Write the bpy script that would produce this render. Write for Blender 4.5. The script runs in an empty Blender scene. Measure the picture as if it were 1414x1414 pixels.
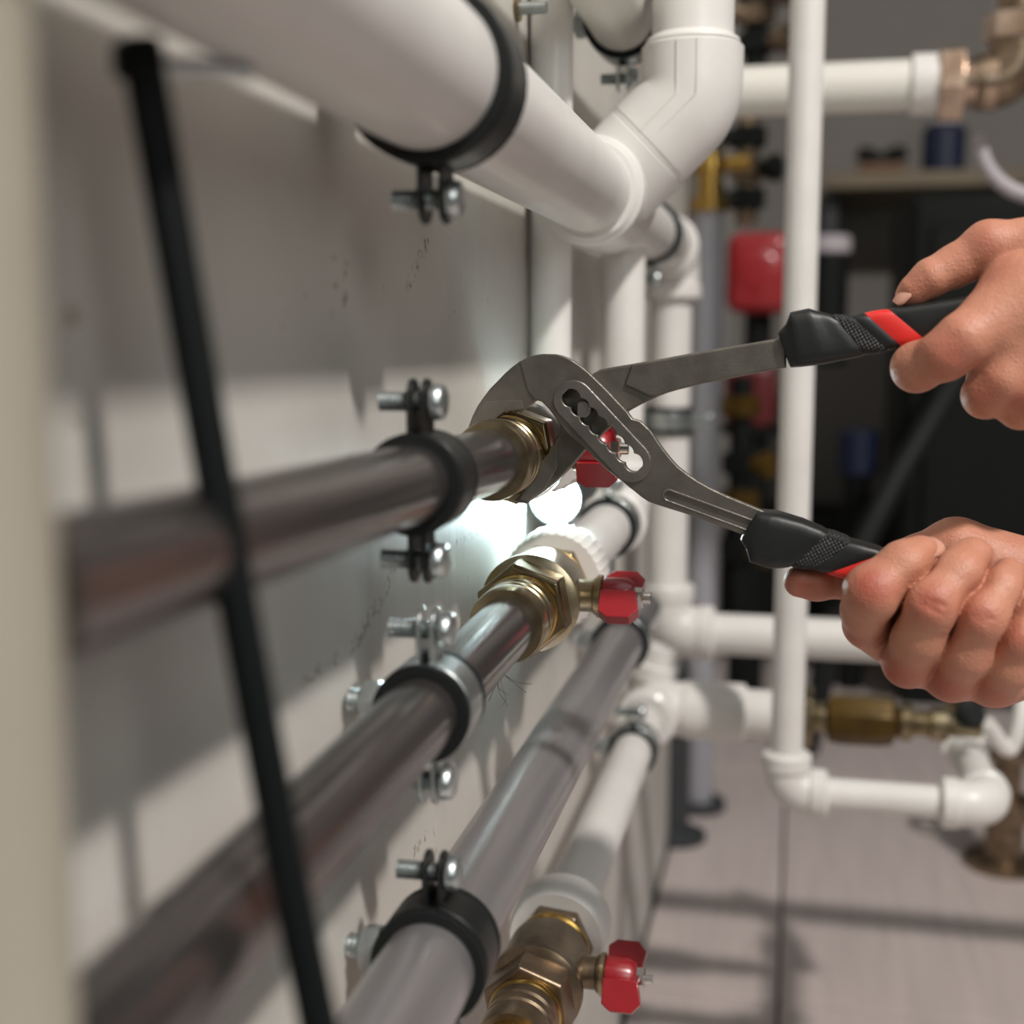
import bpy, bmesh, math, random
import numpy as np
from mathutils import Vector, Matrix
random.seed(7); rng = np.random.default_rng(5)
SC = bpy.context.scene
COL = SC.collection
PI = math.pi
V = Vector

# ------------------------------------------------------------------ camera, world, light, exposure
F = 1800.0                                        # focal length in pixels of a 1414 px frame
TH = math.atan(237 / F); PSI = math.atan(398 / F * math.cos(TH))
RT = V((math.cos(PSI), math.sin(PSI), 0))
FW = V((-math.sin(PSI) * math.cos(TH), math.cos(PSI) * math.cos(TH), -math.sin(TH)))
UP = V((-math.sin(PSI) * math.sin(TH), math.cos(PSI) * math.sin(TH), math.cos(TH)))
cam = bpy.data.cameras.new('camera'); co = bpy.data.objects.new('camera', cam); COL.objects.link(co)
co.matrix_world = Matrix(((RT.x, UP.x, -FW.x, 0), (RT.y, UP.y, -FW.y, 0), (RT.z, UP.z, -FW.z, 0), (0, 0, 0, 1)))
cam.sensor_width = 36; cam.lens = 36 * F / 1414; cam.clip_start = 0.01
cam.dof.use_dof = True; cam.dof.focus_distance = 0.477; cam.dof.aperture_fstop = 6.2
SC.camera = co
w = bpy.data.worlds.new('world'); SC.world = w; w.use_nodes = True
w.node_tree.nodes['Background'].inputs[0].default_value = (0.93, 0.97, 1.0, 1)
w.node_tree.nodes['Background'].inputs[1].default_value = 0.04
kl = bpy.data.lights.new('key_lamp', 'AREA'); kl.shape = 'DISK'; kl.size = 0.17; kl.energy = 68; kl.color = (1.0, 0.93, 0.88)
ko = bpy.data.objects.new('key_lamp', kl); COL.objects.link(ko); ko.location = (1.25, -0.62, 2.0)
ko.rotation_euler = (V((0.0, 0.7, -0.15)) - ko.location).to_track_quat('-Z', 'Y').to_euler()
fl_ = bpy.data.lights.new('overhead_fill', 'AREA'); fl_.shape = 'RECTANGLE'; fl_.size = 1.3; fl_.size_y = 2.2; fl_.energy = 9; fl_.color = (0.97, 1.0, 0.98)  # added soft fill from overhead, no real luminaire
fo = bpy.data.objects.new('overhead_fill', fl_); COL.objects.link(fo); fo.location = (0.95, 0.1, 2.2); fo.rotation_euler = (0, math.radians(12), 0)
wl = bpy.data.lights.new('camera_side_fill', 'AREA'); wl.shape = 'DISK'; wl.size = 0.6; wl.energy = 3.8; wl.color = (0.97, 1.0, 0.96)  # added fill behind and right of the camera, lifts the wall shadows; no real lamp
wo = bpy.data.objects.new('camera_side_fill', wl); COL.objects.link(wo); wo.location = (0.7, -0.65, 0.5)
wo.rotation_euler = (V((-0.12, 0.3, 0.0)) - wo.location).to_track_quat('-Z', 'Y').to_euler()
SC.view_settings.view_transform = 'Standard'; SC.view_settings.look = 'None'
SC.view_settings.exposure = 0.0; SC.view_settings.gamma = 1.0; SC.view_settings.use_curve_mapping = False

def U(px, py, y):                                  # photograph pixel -> point on the plane Y = y
    d = FW + RT * ((px - 707) / F) - UP * ((py - 707) / F)
    return d * (y / d.y)
def UX(px, py, x):                                 # ... on the plane X = x
    d = FW + RT * ((px - 707) / F) - UP * ((py - 707) / F)
    return d * (x / d.x)
def dep(p): return p.dot(FW)

# ------------------------------------------------------------------ materials
def mat(name, col, rough=0.5, metal=0.0, var=0.0, vscale=20, bump=0.0, bscale=60, col2=None, spec=0.5, stretch=None,
        coat=0.0, emit=None, sss=0.0, thr=None):
    m = bpy.data.materials.new(name); m.use_nodes = True
    nt = m.node_tree; b = nt.nodes['Principled BSDF']
    b.inputs['Base Color'].default_value = (*col, 1); b.inputs['Roughness'].default_value = rough
    b.inputs['Metallic'].default_value = metal; b.inputs['Specular IOR Level'].default_value = spec
    b.inputs['Coat Weight'].default_value = coat; b.inputs['Coat Roughness'].default_value = 0.12
    if sss: b.inputs['Subsurface Weight'].default_value = sss
    if emit:
        b.inputs['Emission Color'].default_value = (*emit[0], 1); b.inputs['Emission Strength'].default_value = emit[1]
    tc = nt.nodes.new('ShaderNodeTexCoord'); src = tc.outputs['Object']
    if stretch:
        mp = nt.nodes.new('ShaderNodeMapping'); mp.inputs['Scale'].default_value = stretch
        nt.links.new(src, mp.inputs[0]); src = mp.outputs[0]
    if var or col2:
        n = nt.nodes.new('ShaderNodeTexNoise'); n.inputs['Scale'].default_value = vscale; n.inputs['Detail'].default_value = 6
        nt.links.new(src, n.inputs['Vector'])
        r = nt.nodes.new('ShaderNodeValToRGB')
        lo, hi = thr or (0.35, 0.68)
        r.color_ramp.elements[0].position = lo; r.color_ramp.elements[1].position = hi
        c2 = col2 or tuple(max(0, c * (1 - var)) for c in col)
        r.color_ramp.elements[0].color = (*col, 1); r.color_ramp.elements[1].color = (*c2, 1)
        nt.links.new(n.outputs[0], r.inputs[0]); nt.links.new(r.outputs[0], b.inputs['Base Color'])
    if bump:
        n2 = nt.nodes.new('ShaderNodeTexNoise'); n2.inputs['Scale'].default_value = bscale; n2.inputs['Detail'].default_value = 4
        nt.links.new(src, n2.inputs['Vector'])
        bp = nt.nodes.new('ShaderNodeBump'); bp.inputs['Strength'].default_value = bump; bp.inputs['Distance'].default_value = 0.001
        nt.links.new(n2.outputs[0], bp.inputs['Height']); nt.links.new(bp.outputs[0], b.inputs['Normal'])
    return m

M = dict(
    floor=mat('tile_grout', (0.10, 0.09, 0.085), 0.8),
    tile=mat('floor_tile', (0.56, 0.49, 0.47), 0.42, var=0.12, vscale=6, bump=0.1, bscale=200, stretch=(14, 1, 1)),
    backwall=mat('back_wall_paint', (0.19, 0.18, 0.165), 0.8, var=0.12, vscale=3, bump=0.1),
    white=mat('white_plastic', (0.765, 0.755, 0.725), 0.42, var=0.07, vscale=35, coat=0.15, sss=0.0),
    white2=mat('white_plastic_stained', (0.74, 0.73, 0.67), 0.45, col2=(0.50, 0.40, 0.24), vscale=14, thr=(0.66, 0.80)),
    steel=mat('polished_steel', (0.27, 0.25, 0.245), 0.22, 0.9, var=0.22, vscale=12, bump=0.05, bscale=150, stretch=(6, 0.6, 6)),
    steelsat=mat('satin_steel', (0.47, 0.455, 0.465), 0.33, 0.72, var=0.18, vscale=14, bump=0.05, bscale=150, stretch=(6, 0.6, 6)),
    zinc=mat('zinc_plated', (0.55, 0.60, 0.60), 0.3, 0.9, var=0.25, vscale=90),
    rubber=mat('black_rubber', (0.007, 0.009, 0.009), 0.6, bump=0.1, spec=0.3),
    bandblack=mat('black_coated_band', (0.02, 0.022, 0.022), 0.35, 0.4),
    brass=mat('worn_brass', (0.40, 0.335, 0.215), 0.27, 0.92, col2=(0.17, 0.125, 0.06), vscale=70, bump=0.12, bscale=150),
    nickel=mat('tarnished_nickel', (0.52, 0.48, 0.38), 0.30, 0.9, col2=(0.33, 0.25, 0.12), vscale=60, bump=0.15, bscale=160),
    bronze=mat('tarnished_bronze', (0.30, 0.225, 0.15), 0.34, 0.85, col2=(0.13, 0.095, 0.065), vscale=70, bump=0.15, bscale=160),
    gold=mat('bright_brass_ring', (0.58, 0.37, 0.10), 0.25, 0.95, var=0.3, vscale=60),
    chrome=mat('chrome', (0.75, 0.75, 0.73), 0.14, 1.0),
    red=mat('red_paint', (0.36, 0.014, 0.022), 0.30, coat=0.4, var=0.25, vscale=40, bump=0.06, bscale=60),
    plier=mat('plier_steel', (0.25, 0.235, 0.205), 0.40, 0.85, var=0.25, vscale=120, bump=0.12, bscale=1400),
    plieredge=mat('plier_steel_ground', (0.33, 0.31, 0.28), 0.34, 0.88, var=0.25, vscale=90, bump=0.15, bscale=700),
    grip=mat('grip_rubber', (0.009, 0.011, 0.011), 0.45, bump=0.08, bscale=400),
    gripred=mat('grip_red', (0.72, 0.028, 0.022), 0.4),
    cable=mat('cable_black', (0.004, 0.006, 0.006), 0.6, spec=0.15),
    greypipe=mat('grey_pipe', (0.36, 0.365, 0.40), 0.4, 0.1),
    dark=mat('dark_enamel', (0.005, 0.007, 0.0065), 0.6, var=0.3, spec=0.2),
    darkgrey=mat('dark_grey_metal', (0.05, 0.055, 0.06), 0.5, 0.3),
    redbg=mat('red_enamel', (0.34, 0.018, 0.024), 0.35, coat=0.3),
    reddark=mat('dark_red_enamel', (0.11, 0.012, 0.014), 0.4),
    greycap=mat('grey_cap', (0.42, 0.39, 0.42), 0.5),
    tan=mat('tan_board', (0.22, 0.175, 0.115), 0.6, var=0.4, vscale=8),
    brown=mat('brown_strip', (0.16, 0.085, 0.045), 0.6),
    navy=mat('navy_plastic', (0.006, 0.012, 0.04), 0.5),
    clear=mat('cloudy_plastic', (0.45, 0.42, 0.44), 0.3),
    amber=mat('amber_brass', (0.13, 0.075, 0.012), 0.35, 0.5, var=0.5, vscale=30),
    beige=mat('beige_plastic', (0.38, 0.35, 0.285), 0.5, var=0.1),
    lampbody=mat('lamp_body', (0.04, 0.05, 0.055), 0.4, 0.3),
    lens=mat('lamp_lens', (0.9, 1, 1), 0.3, emit=((0.74, 0.97, 1.0), 170.0)),
    nail=mat('fingernail', (0.60, 0.32, 0.235), 0.28),
    hair=mat('hemp_fibre', (0.05, 0.045, 0.03), 0.7),
    sleeve=mat('dark_sleeve', (0.015, 0.017, 0.02), 0.9, bump=0.3),
    pinkbrass=mat('shiny_pale_brass', (0.68, 0.53, 0.42), 0.25, 0.9, col2=(0.30, 0.2, 0.13), vscale=30),
    hole=mat('hole_dark', (0.01, 0.012, 0.014), 0.6),
)
def skin_mat():
    m = bpy.data.materials.new('skin'); m.use_nodes = True; nt = m.node_tree; b = nt.nodes['Principled BSDF']
    b.inputs['Roughness'].default_value = 0.5; b.inputs['Subsurface Weight'].default_value = 0.12
    b.inputs['Subsurface Radius'].default_value = (1.0, 0.35, 0.2); b.inputs['Subsurface Scale'].default_value = 0.004
    at = nt.nodes.new('ShaderNodeAttribute'); at.attribute_name = 'flush'
    tc = nt.nodes.new('ShaderNodeTexCoord')
    n = nt.nodes.new('ShaderNodeTexNoise'); n.inputs['Scale'].default_value = 55; n.inputs['Detail'].default_value = 5
    nt.links.new(tc.outputs['Object'], n.inputs['Vector'])
    ad = nt.nodes.new('ShaderNodeMath'); ad.operation = 'MULTIPLY_ADD'; ad.inputs[1].default_value = 0.55
    nt.links.new(n.outputs[0], ad.inputs[0]); nt.links.new(at.outputs['Fac'], ad.inputs[2])
    r = nt.nodes.new('ShaderNodeValToRGB'); r.color_ramp.elements[0].position = 0.15; r.color_ramp.elements[1].position = 0.95
    r.color_ramp.elements[0].color = (0.56, 0.262, 0.168, 1); r.color_ramp.elements[1].color = (0.41, 0.11, 0.07, 1)
    nt.links.new(ad.outputs[0], r.inputs[0]); nt.links.new(r.outputs[0], b.inputs['Base Color'])
    v = nt.nodes.new('ShaderNodeTexVoronoi'); v.inputs['Scale'].default_value = 700; v.feature = 'DISTANCE_TO_EDGE'
    nt.links.new(tc.outputs['Object'], v.inputs['Vector'])
    n2 = nt.nodes.new('ShaderNodeTexNoise'); n2.inputs['Scale'].default_value = 260; n2.inputs['Detail'].default_value = 4
    nt.links.new(tc.outputs['Object'], n2.inputs['Vector'])
    mx = nt.nodes.new('ShaderNodeMath'); mx.operation = 'MULTIPLY_ADD'; mx.inputs[1].default_value = 0.7
    nt.links.new(v.outputs['Distance'], mx.inputs[0]); nt.links.new(n2.outputs[0], mx.inputs[2])
    bp = nt.nodes.new('ShaderNodeBump'); bp.inputs['Strength'].default_value = 0.6; bp.inputs['Distance'].default_value = 0.0006
    nt.links.new(mx.outputs[0], bp.inputs['Height']); nt.links.new(bp.outputs[0], b.inputs['Normal'])
    return m
M['skin'] = skin_mat()
def wall_mat():
    m = bpy.data.materials.new('wall_paint'); m.use_nodes = True; nt = m.node_tree; b = nt.nodes['Principled BSDF']
    b.inputs['Roughness'].default_value = 0.5
    tc = nt.nodes.new('ShaderNodeTexCoord')
    mp = nt.nodes.new('ShaderNodeMapping'); mp.inputs['Scale'].default_value = (1, 1, 0.16); nt.links.new(tc.outputs['Object'], mp.inputs[0])
    n = nt.nodes.new('ShaderNodeTexNoise'); n.inputs['Scale'].default_value = 60; n.inputs['Detail'].default_value = 5; nt.links.new(mp.outputs[0], n.inputs['Vector'])
    n1 = nt.nodes.new('ShaderNodeTexNoise'); n1.inputs['Scale'].default_value = 11; n1.inputs['Detail'].default_value = 3; nt.links.new(tc.outputs['Object'], n1.inputs['Vector'])
    r = nt.nodes.new('ShaderNodeValToRGB'); r.color_ramp.elements[0].color = (0.60, 0.585, 0.545, 1); r.color_ramp.elements[1].color = (0.52, 0.505, 0.465, 1)
    r.color_ramp.elements[0].position = 0.35; r.color_ramp.elements[1].position = 0.65
    nt.links.new(n1.outputs[0], r.inputs[0])
    # little dirt specks and scuffs
    n3 = nt.nodes.new('ShaderNodeTexNoise'); n3.inputs['Scale'].default_value = 150; n3.inputs['Detail'].default_value = 3; nt.links.new(tc.outputs['Object'], n3.inputs['Vector'])
    n4 = nt.nodes.new('ShaderNodeTexNoise'); n4.inputs['Scale'].default_value = 16; nt.links.new(tc.outputs['Object'], n4.inputs['Vector'])
    mu = nt.nodes.new('ShaderNodeMath'); mu.operation = 'MULTIPLY'; nt.links.new(n3.outputs[0], mu.inputs[0]); nt.links.new(n4.outputs[0], mu.inputs[1])
    r3 = nt.nodes.new('ShaderNodeValToRGB'); r3.color_ramp.elements[0].position = 0.42; r3.color_ramp.elements[1].position = 0.49
    r3.color_ramp.elements[0].color = (0, 0, 0, 1); r3.color_ramp.elements[1].color = (1, 1, 1, 1); nt.links.new(mu.outputs[0], r3.inputs[0])
    # chipped, dirty streaks running down the paint, as in the photograph
    acc = r3.outputs[0]; oc = V((-0.1876, 0.95, 0.6))
    def mth(op, a, b=None):
        n_ = nt.nodes.new('ShaderNodeMath'); n_.operation = op
        for i_, q in enumerate((a, b)):
            if q is None: continue
            if isinstance(q, (int, float)): n_.inputs[i_].default_value = q
            else: nt.links.new(q, n_.inputs[i_])
        return n_.outputs[0]
    for (ax, ay), (bx_, by_), wd in (((552, 762), (520, 850), .0034), ((522, 830), (482, 905), .0042), ((470, 905), (412, 945), .0030), ((598, 1140), (604, 1180), .0012), ((590, 1150), (566, 1185), .003), ((592, 330), (560, 400), .004), ((700, 715), (610, 760), .0022)):
        A = UX(ax, ay, -0.1276) - oc; B = UX(bx_, by_, -0.1276) - oc; d = V((0, B.y - A.y, B.z - A.z)); ln = d.length; d.normalize(); nn = V((0, -d.z, d.y))
        def dot(vec, off):
            v_ = nt.nodes.new('ShaderNodeVectorMath'); v_.operation = 'DOT_PRODUCT'; v_.inputs[1].default_value = vec
            nt.links.new(tc.outputs['Object'], v_.inputs[0]); return mth('SUBTRACT', v_.outputs['Value'], off)
        sd = mth('DIVIDE', mth('ABSOLUTE', dot(nn, nn.dot(A))), wd)
        td = mth('MAXIMUM', mth('SUBTRACT', mth('ABSOLUTE', mth('SUBTRACT', mth('DIVIDE', dot(d, d.dot(A)), ln), 0.5)), 0.4), 0.0)
        f_ = mth('SUBTRACT', mth('SUBTRACT', 1.0, sd), mth('MULTIPLY', td, 6.0))
        nz = nt.nodes.new('ShaderNodeTexNoise'); nz.inputs['Scale'].default_value = 420; nz.inputs['Detail'].default_value = 5; nt.links.new(tc.outputs['Object'], nz.inputs['Vector'])
        k_ = nt.nodes.new('ShaderNodeValToRGB'); k_.color_ramp.elements[0].position = 0.50; k_.color_ramp.elements[1].position = 0.62
        nt.links.new(mth('MULTIPLY', mth('MAXIMUM', mth('MINIMUM', mth('MULTIPLY', f_, 3.0), 1.0), 0.0), nz.outputs[0]), k_.inputs[0])
        acc = mth('MAXIMUM', acc, k_.outputs[0])
    mx = nt.nodes.new('ShaderNodeMixRGB'); mx.inputs[2].default_value = (0.30, 0.26, 0.20, 1)
    nt.links.new(acc, mx.inputs[0]); nt.links.new(r.outputs[0], mx.inputs[1]); nt.links.new(mx.outputs[0], b.inputs['Base Color'])
    bp = nt.nodes.new('ShaderNodeBump'); bp.inputs['Strength'].default_value = 0.45; bp.inputs['Distance'].default_value = 0.001
    nt.links.new(n.outputs[0], bp.inputs['Height']); nt.links.new(bp.outputs[0], b.inputs['Normal'])
    return m
M['wall'] = wall_mat()
def knurl_mat():
    m = bpy.data.materials.new('grip_knurl'); m.use_nodes = True; nt = m.node_tree; b = nt.nodes['Principled BSDF']
    b.inputs['Base Color'].default_value = (0.014, 0.016, 0.017, 1); b.inputs['Roughness'].default_value = 0.5
    tc = nt.nodes.new('ShaderNodeTexCoord'); mp = nt.nodes.new('ShaderNodeMapping'); mp.inputs['Rotation'].default_value = (0, 0.5, 0)
    nt.links.new(tc.outputs['Object'], mp.inputs[0])
    vo = nt.nodes.new('ShaderNodeTexVoronoi'); vo.inputs['Scale'].default_value = 900; vo.inputs['Randomness'].default_value = 0.15
    nt.links.new(mp.outputs[0], vo.inputs['Vector'])
    bp = nt.nodes.new('ShaderNodeBump'); bp.inputs['Strength'].default_value = 1.0; bp.inputs['Distance'].default_value = 0.0008; bp.invert = True
    nt.links.new(vo.outputs['Distance'], bp.inputs['Height']); nt.links.new(bp.outputs[0], b.inputs['Normal'])
    return m
M['knurl'] = knurl_mat()

# ------------------------------------------------------------------ mesh builder
def frame(a):
    a = V(a).normalized(); t = V((0, 0, 1)) if abs(a.z) < 0.9 else V((1, 0, 0))
    u = t.cross(a).normalized(); return a, u, a.cross(u)
class MB:
    def __init__(s): s.v = []; s.f = []
    def add(s, vs, fs):
        k = len(s.v); s.v += [V(p) for p in vs]; s.f += [[i + k for i in f] for f in fs]; return s
    def rings(s, rings, cap0=True, cap1=True, close=False):
        n = len(rings[0]); vs = [p for r in rings for p in r]; fs = []
        m = len(rings)
        for i in range(m if close else m - 1):
            j = (i + 1) % m
            for k in range(n):
                l = (k + 1) % n; fs.append([i * n + k, i * n + l, j * n + l, j * n + k])
        if not close:
            if cap0: fs.append(list(range(n))[::-1])
            if cap1: fs.append([(m - 1) * n + k for k in range(n)])
        return s.add(vs, fs)
    def lathe(s, o, a, prof, n=40, phase=0.0, ribs=None):
        a, u, v = frame(a); o = V(o); R = []
        for t, r in prof:
            R.append([o + a * t + (u * math.cos(2 * PI * k / n + phase) + v * math.sin(2 * PI * k / n + phase)) *
                      (r * (1 + (ribs if (ribs and k % 2) else 0))) for k in range(n)])
        return s.rings(R)
    def cyl(s, p, q, r, n=32, c=0.0):
        p = V(p); q = V(q); L = (q - p).length
        pr = [(0, r), (L, r)] if not c else [(0, r - c), (c, r), (L - c, r), (L, r - c)]
        return s.lathe(p, q - p, pr, n)
    def hexa(s, p, q, rf, phase=0.26, c=0.0012):        # rf: radius across the flats
        p = V(p); q = V(q); L = (q - p).length; R = rf / math.cos(PI / 6)
        return s.lathe(p, q - p, [(0, R - c), (c, R), (L - c, R), (L, R - c)], 6, phase)
    def tube(s, pts, r, n=20, cap=True):
        pts = [V(p) for p in pts]; m = len(pts); rs = r if isinstance(r, (list, tuple)) else [r] * m
        T = [(pts[min(i + 1, m - 1)] - pts[max(i - 1, 0)]).normalized() for i in range(m)]
        a, u, v = frame(T[0]); R = []
        for i in range(m):
            if i: u = (u - T[i] * u.dot(T[i])).normalized()
            v = T[i].cross(u)
            R.append([pts[i] + (u * math.cos(2 * PI * k / n) + v * math.sin(2 * PI * k / n)) * rs[i] for k in range(n)])
        return s.rings(R, cap, cap)
    def box(s, c, sx, sy, sz, X=(1, 0, 0), Y=(0, 1, 0), Z=(0, 0, 1)):
        c = V(c); X = V(X) * sx / 2; Y = V(Y) * sy / 2; Z = V(Z) * sz / 2
        vs = [c + X * i + Y * j + Z * k for i in (-1, 1) for j in (-1, 1) for k in (-1, 1)]
        return s.add(vs, [[0, 1, 3, 2], [4, 6, 7, 5], [0, 4, 5, 1], [2, 3, 7, 6], [0, 2, 6, 4], [1, 5, 7, 3]])
    def extrude(s, pts, d):
        d = V(d); n = len(pts); pts = [V(p) for p in pts]
        return s.add(pts + [p + d for p in pts], [list(range(n))[::-1], list(range(n, 2 * n))] +
                     [[i, (i + 1) % n, n + (i + 1) % n, n + i] for i in range(n)])
    def arc(s, c, a, u, l, r0, r1, wd, t0, t1, n=28):     # ring sector around axis a, angle from u towards l
        c, a, u, l = V(c), V(a), V(u), V(l); R = []
        for i in range(n + 1):
            t = t0 + (t1 - t0) * i / n; d = u * math.cos(t) + l * math.sin(t)
            R.append([c + d * r0 - a * wd / 2, c + d * r1 - a * wd / 2, c + d * r1 + a * wd / 2, c + d * r0 + a * wd / 2])
        return s.rings(R)
def wloc(o):
    p = V((0, 0, 0))
    while o: p = p + V(o.location); o = o.parent
    return p
def finish(name, me, m, parent, bevel=0, ang=35, bseg=2):
    bm = bmesh.new(); bm.from_mesh(me); bmesh.ops.recalc_face_normals(bm, faces=bm.faces); bm.to_mesh(me); bm.free()
    me.shade_smooth(); me.set_sharp_from_angle(angle=math.radians(ang))
    o = bpy.data.objects.new(name, me); COL.objects.link(o); me.materials.append(M[m] if isinstance(m, str) else m)
    if parent: o.parent = parent
    if bevel:
        b = o.modifiers.new('bevel', 'BEVEL'); b.width = bevel; b.segments = bseg; b.limit_method = 'ANGLE'; b.angle_limit = math.radians(35)
    return o
def part(name, mb, m, parent=None, bevel=0, ang=35, label=None, bseg=2):
    o0 = wloc(parent) if parent else sum(mb.v, V((0, 0, 0))) / len(mb.v)
    me = bpy.data.meshes.new(name); me.from_pydata([tuple(p - o0) for p in mb.v], [], mb.f)
    o = finish(name, me, m, parent, bevel, ang, bseg)
    if not parent: o.location = o0
    if label: o['label'] = label
    return o
def thing(name, label, cat, loc, group=None):
    o = bpy.data.objects.new(name, None); COL.objects.link(o); o.location = loc; o.empty_display_size = 0.02
    o['label'] = label; o['category'] = cat
    if group: o['group'] = group
    return o
def tag(o, label, cat, group=None):
    o['label'] = label; o['category'] = cat
    if group: o['group'] = group
    return o
def struct(o): o['kind'] = 'structure'; return o

# ------------------------------------------------------------------ room shell
WX = -0.1276; FZ = -0.55; BY = 2.7
struct(part('wall_left', MB().box((WX - 0.06, 0.95, 0.6), 0.12, 3.5, 2.3), 'wall'))
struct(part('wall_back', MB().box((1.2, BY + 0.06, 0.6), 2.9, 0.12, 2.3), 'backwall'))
fl = struct(part('floor', MB().box((1.2, 0.95, FZ - 0.026), 2.9, 3.5, 0.04), 'floor'))
j1 = U(1080, 1383, 1.0); j1 = j1 * (FZ / j1.z)            # a tile joint crossing seen in the photograph
j2 = U(1076, 1340, 1.0); j2 = j2 * (FZ / j2.z)
T = 0.60; tm = None
for i in range(-1, 4):
    for k in range(-2, 4):
        x0, x1 = max(j2.x + i * T, -0.125) + 0.0015, j2.x + (i + 1) * T - 0.0015
        y0, y1 = j1.y + k * T + 0.0015, min(j1.y + (k + 1) * T, BY) - 0.0015
        if x1 <= x0 or y1 <= y0: continue
        part('tile', MB().box(((x0 + x1) / 2, (y0 + y1) / 2, FZ - 0.003), x1 - x0, y1 - y0, 0.006), 'tile', fl, bevel=0.0012)

# ------------------------------------------------------------------ builders for pipework
YD = V((0, 1, 0)); XD = V((1, 0, 0)); ZD = V((0, 0, 1))
def pipe(name, pts, r, m, label, group=None, n=40, cat='pipe'):
    mb = MB(); mb.tube(pts, r, n)
    return tag(part(name, mb, m, None), label, cat, group)
def bend(p, da, db, leg, rad, k=10):
    da, db = V(da).normalized(), V(db).normalized(); p = V(p)
    ang = math.acos(max(-1, min(1, -da.dot(db)))); tl = rad * math.tan(ang / 2)
    A = p + da * tl; B = p + db * tl
    pts = [p + da * leg]
    c0 = p; mid = (da + db).normalized(); C = p + mid * (rad / math.cos(ang / 2))
    ra = A - C; rb = B - C; ax = ra.cross(rb).normalized()
    for i in range(k + 1): pts.append(C + Matrix.Rotation(ang * i / k, 3, ax) @ ra)
    pts.append(p + db * leg); return pts
def elbow(p, da, db, r, leg, label, m='white', group=None, lip=0.003, cat='elbow', name='pipe_elbow', par=None):
    t = thing(name, label, cat, V(p), group)
    part('body', MB().tube(bend(p, da, db, leg - 0.002, r * 1.05), r, 36), m, t)
    for d in (da, db):
        d = V(d).normalized()
        part('socket_rim', MB().lathe(V(p) + d * (leg - 0.012), d, [(0, r), (0.0012, r + lip * 0.5), (0.010, r + lip * 0.5), (0.012, r - 0.001)], 36), m, t)
    return t

def clamp(c, R, label, a=YD, u=ZD, l=-XD, stud=0.0, ear=0.017, group='pipe clamps on the wall pipework', bolts=(1, -1), wd=0.018, th=0.0020, band='zinc'):
    c, a, u, l = V(c), V(a), V(u), V(l)
    t = thing('pipe_clamp', label, 'clamp', c, group)
    mb = MB()
    R_ = []
    for y, r in ((-wd / 2 - 0.0012, R + 0.0002), (-wd / 2 - 0.0012, R + th + 0.0012), (-wd / 2 + 0.0012, R + th + 0.0012), (-wd / 2 + 0.0018, R + th),
                 (wd / 2 - 0.0018, R + th), (wd / 2 - 0.0012, R + th + 0.0012), (wd / 2 + 0.0012, R + th + 0.0012), (wd / 2 + 0.0012, R + 0.0002)):
        R_.append([c + a * y + (u * math.cos(2 * PI * k / 40) + l * math.sin(2 * PI * k / 40)) * r for k in range(40)])
    mb.rings(R_, close=True)
    part('rubber_lining', mb, 'rubber', t)
    r0, r1 = R + th + 0.0001, R + th + 0.0013
    for s in (1, -1):
        b = MB(); g = 0.10
        b.arc(c, a, u, l * s, r0, r1, wd - 0.005, g, PI - g)
        for e in (1, -1):
            # ear plate: rounded tab standing off the band
            off = c + l * s * (r0 * math.sin(g)) + u * e * (r0 * math.cos(g) - 0.001)
            hw = wd / 2 - 0.004
            o = [(-hw, 0), (hw, 0), (hw, ear - hw)] + [(hw * math.cos(q), ear - hw + hw * math.sin(q)) for q in (0.4, 0.8, 1.2, 1.57, 1.94, 2.34, 2.74)] + [(-hw, ear - hw)]
            b.extrude([off + a * x + u * e * y for x, y in o], l * s * 0.0014)
        part('band_half', b, band, t, bevel=0.0003)
    for e in bolts:
        q = c + u * e * (r0 + ear * 0.55)
        bo = MB().lathe(q - l * 0.0075, l, [(0, 0.0035), (0.0006, 0.0048), (0.003, 0.0052), (0.0036, 0.0052), (0.0037, 0.0022)], 20)
        L = 0.019; pr = []
        for i in range(27): pr.append((0.0037 + (L - 0.0037) * i / 26, 0.0024 if i % 2 else 0.0029))
        bo.lathe(q - l * 0.0075, l, pr, 14)
        ob = part('bolt', bo, 'zinc', t, ang=60)
    if stud:
        b = MB(); pr = []; n = int(stud / 0.00075)
        for i in range(n + 1): pr.append((i * stud / n, 0.0033 if i % 2 else 0.0039))
        b.lathe(c + l * (R + th), l, pr, 18)
        ob = part('stud', b, 'zinc', t, ang=60)
        part('stud_nut', MB().hexa(c + l * (R + th + 0.0012), c + l * (R + th + 0.0065), 0.0062, c=0.0005), 'zinc', ob)
    return t

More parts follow.
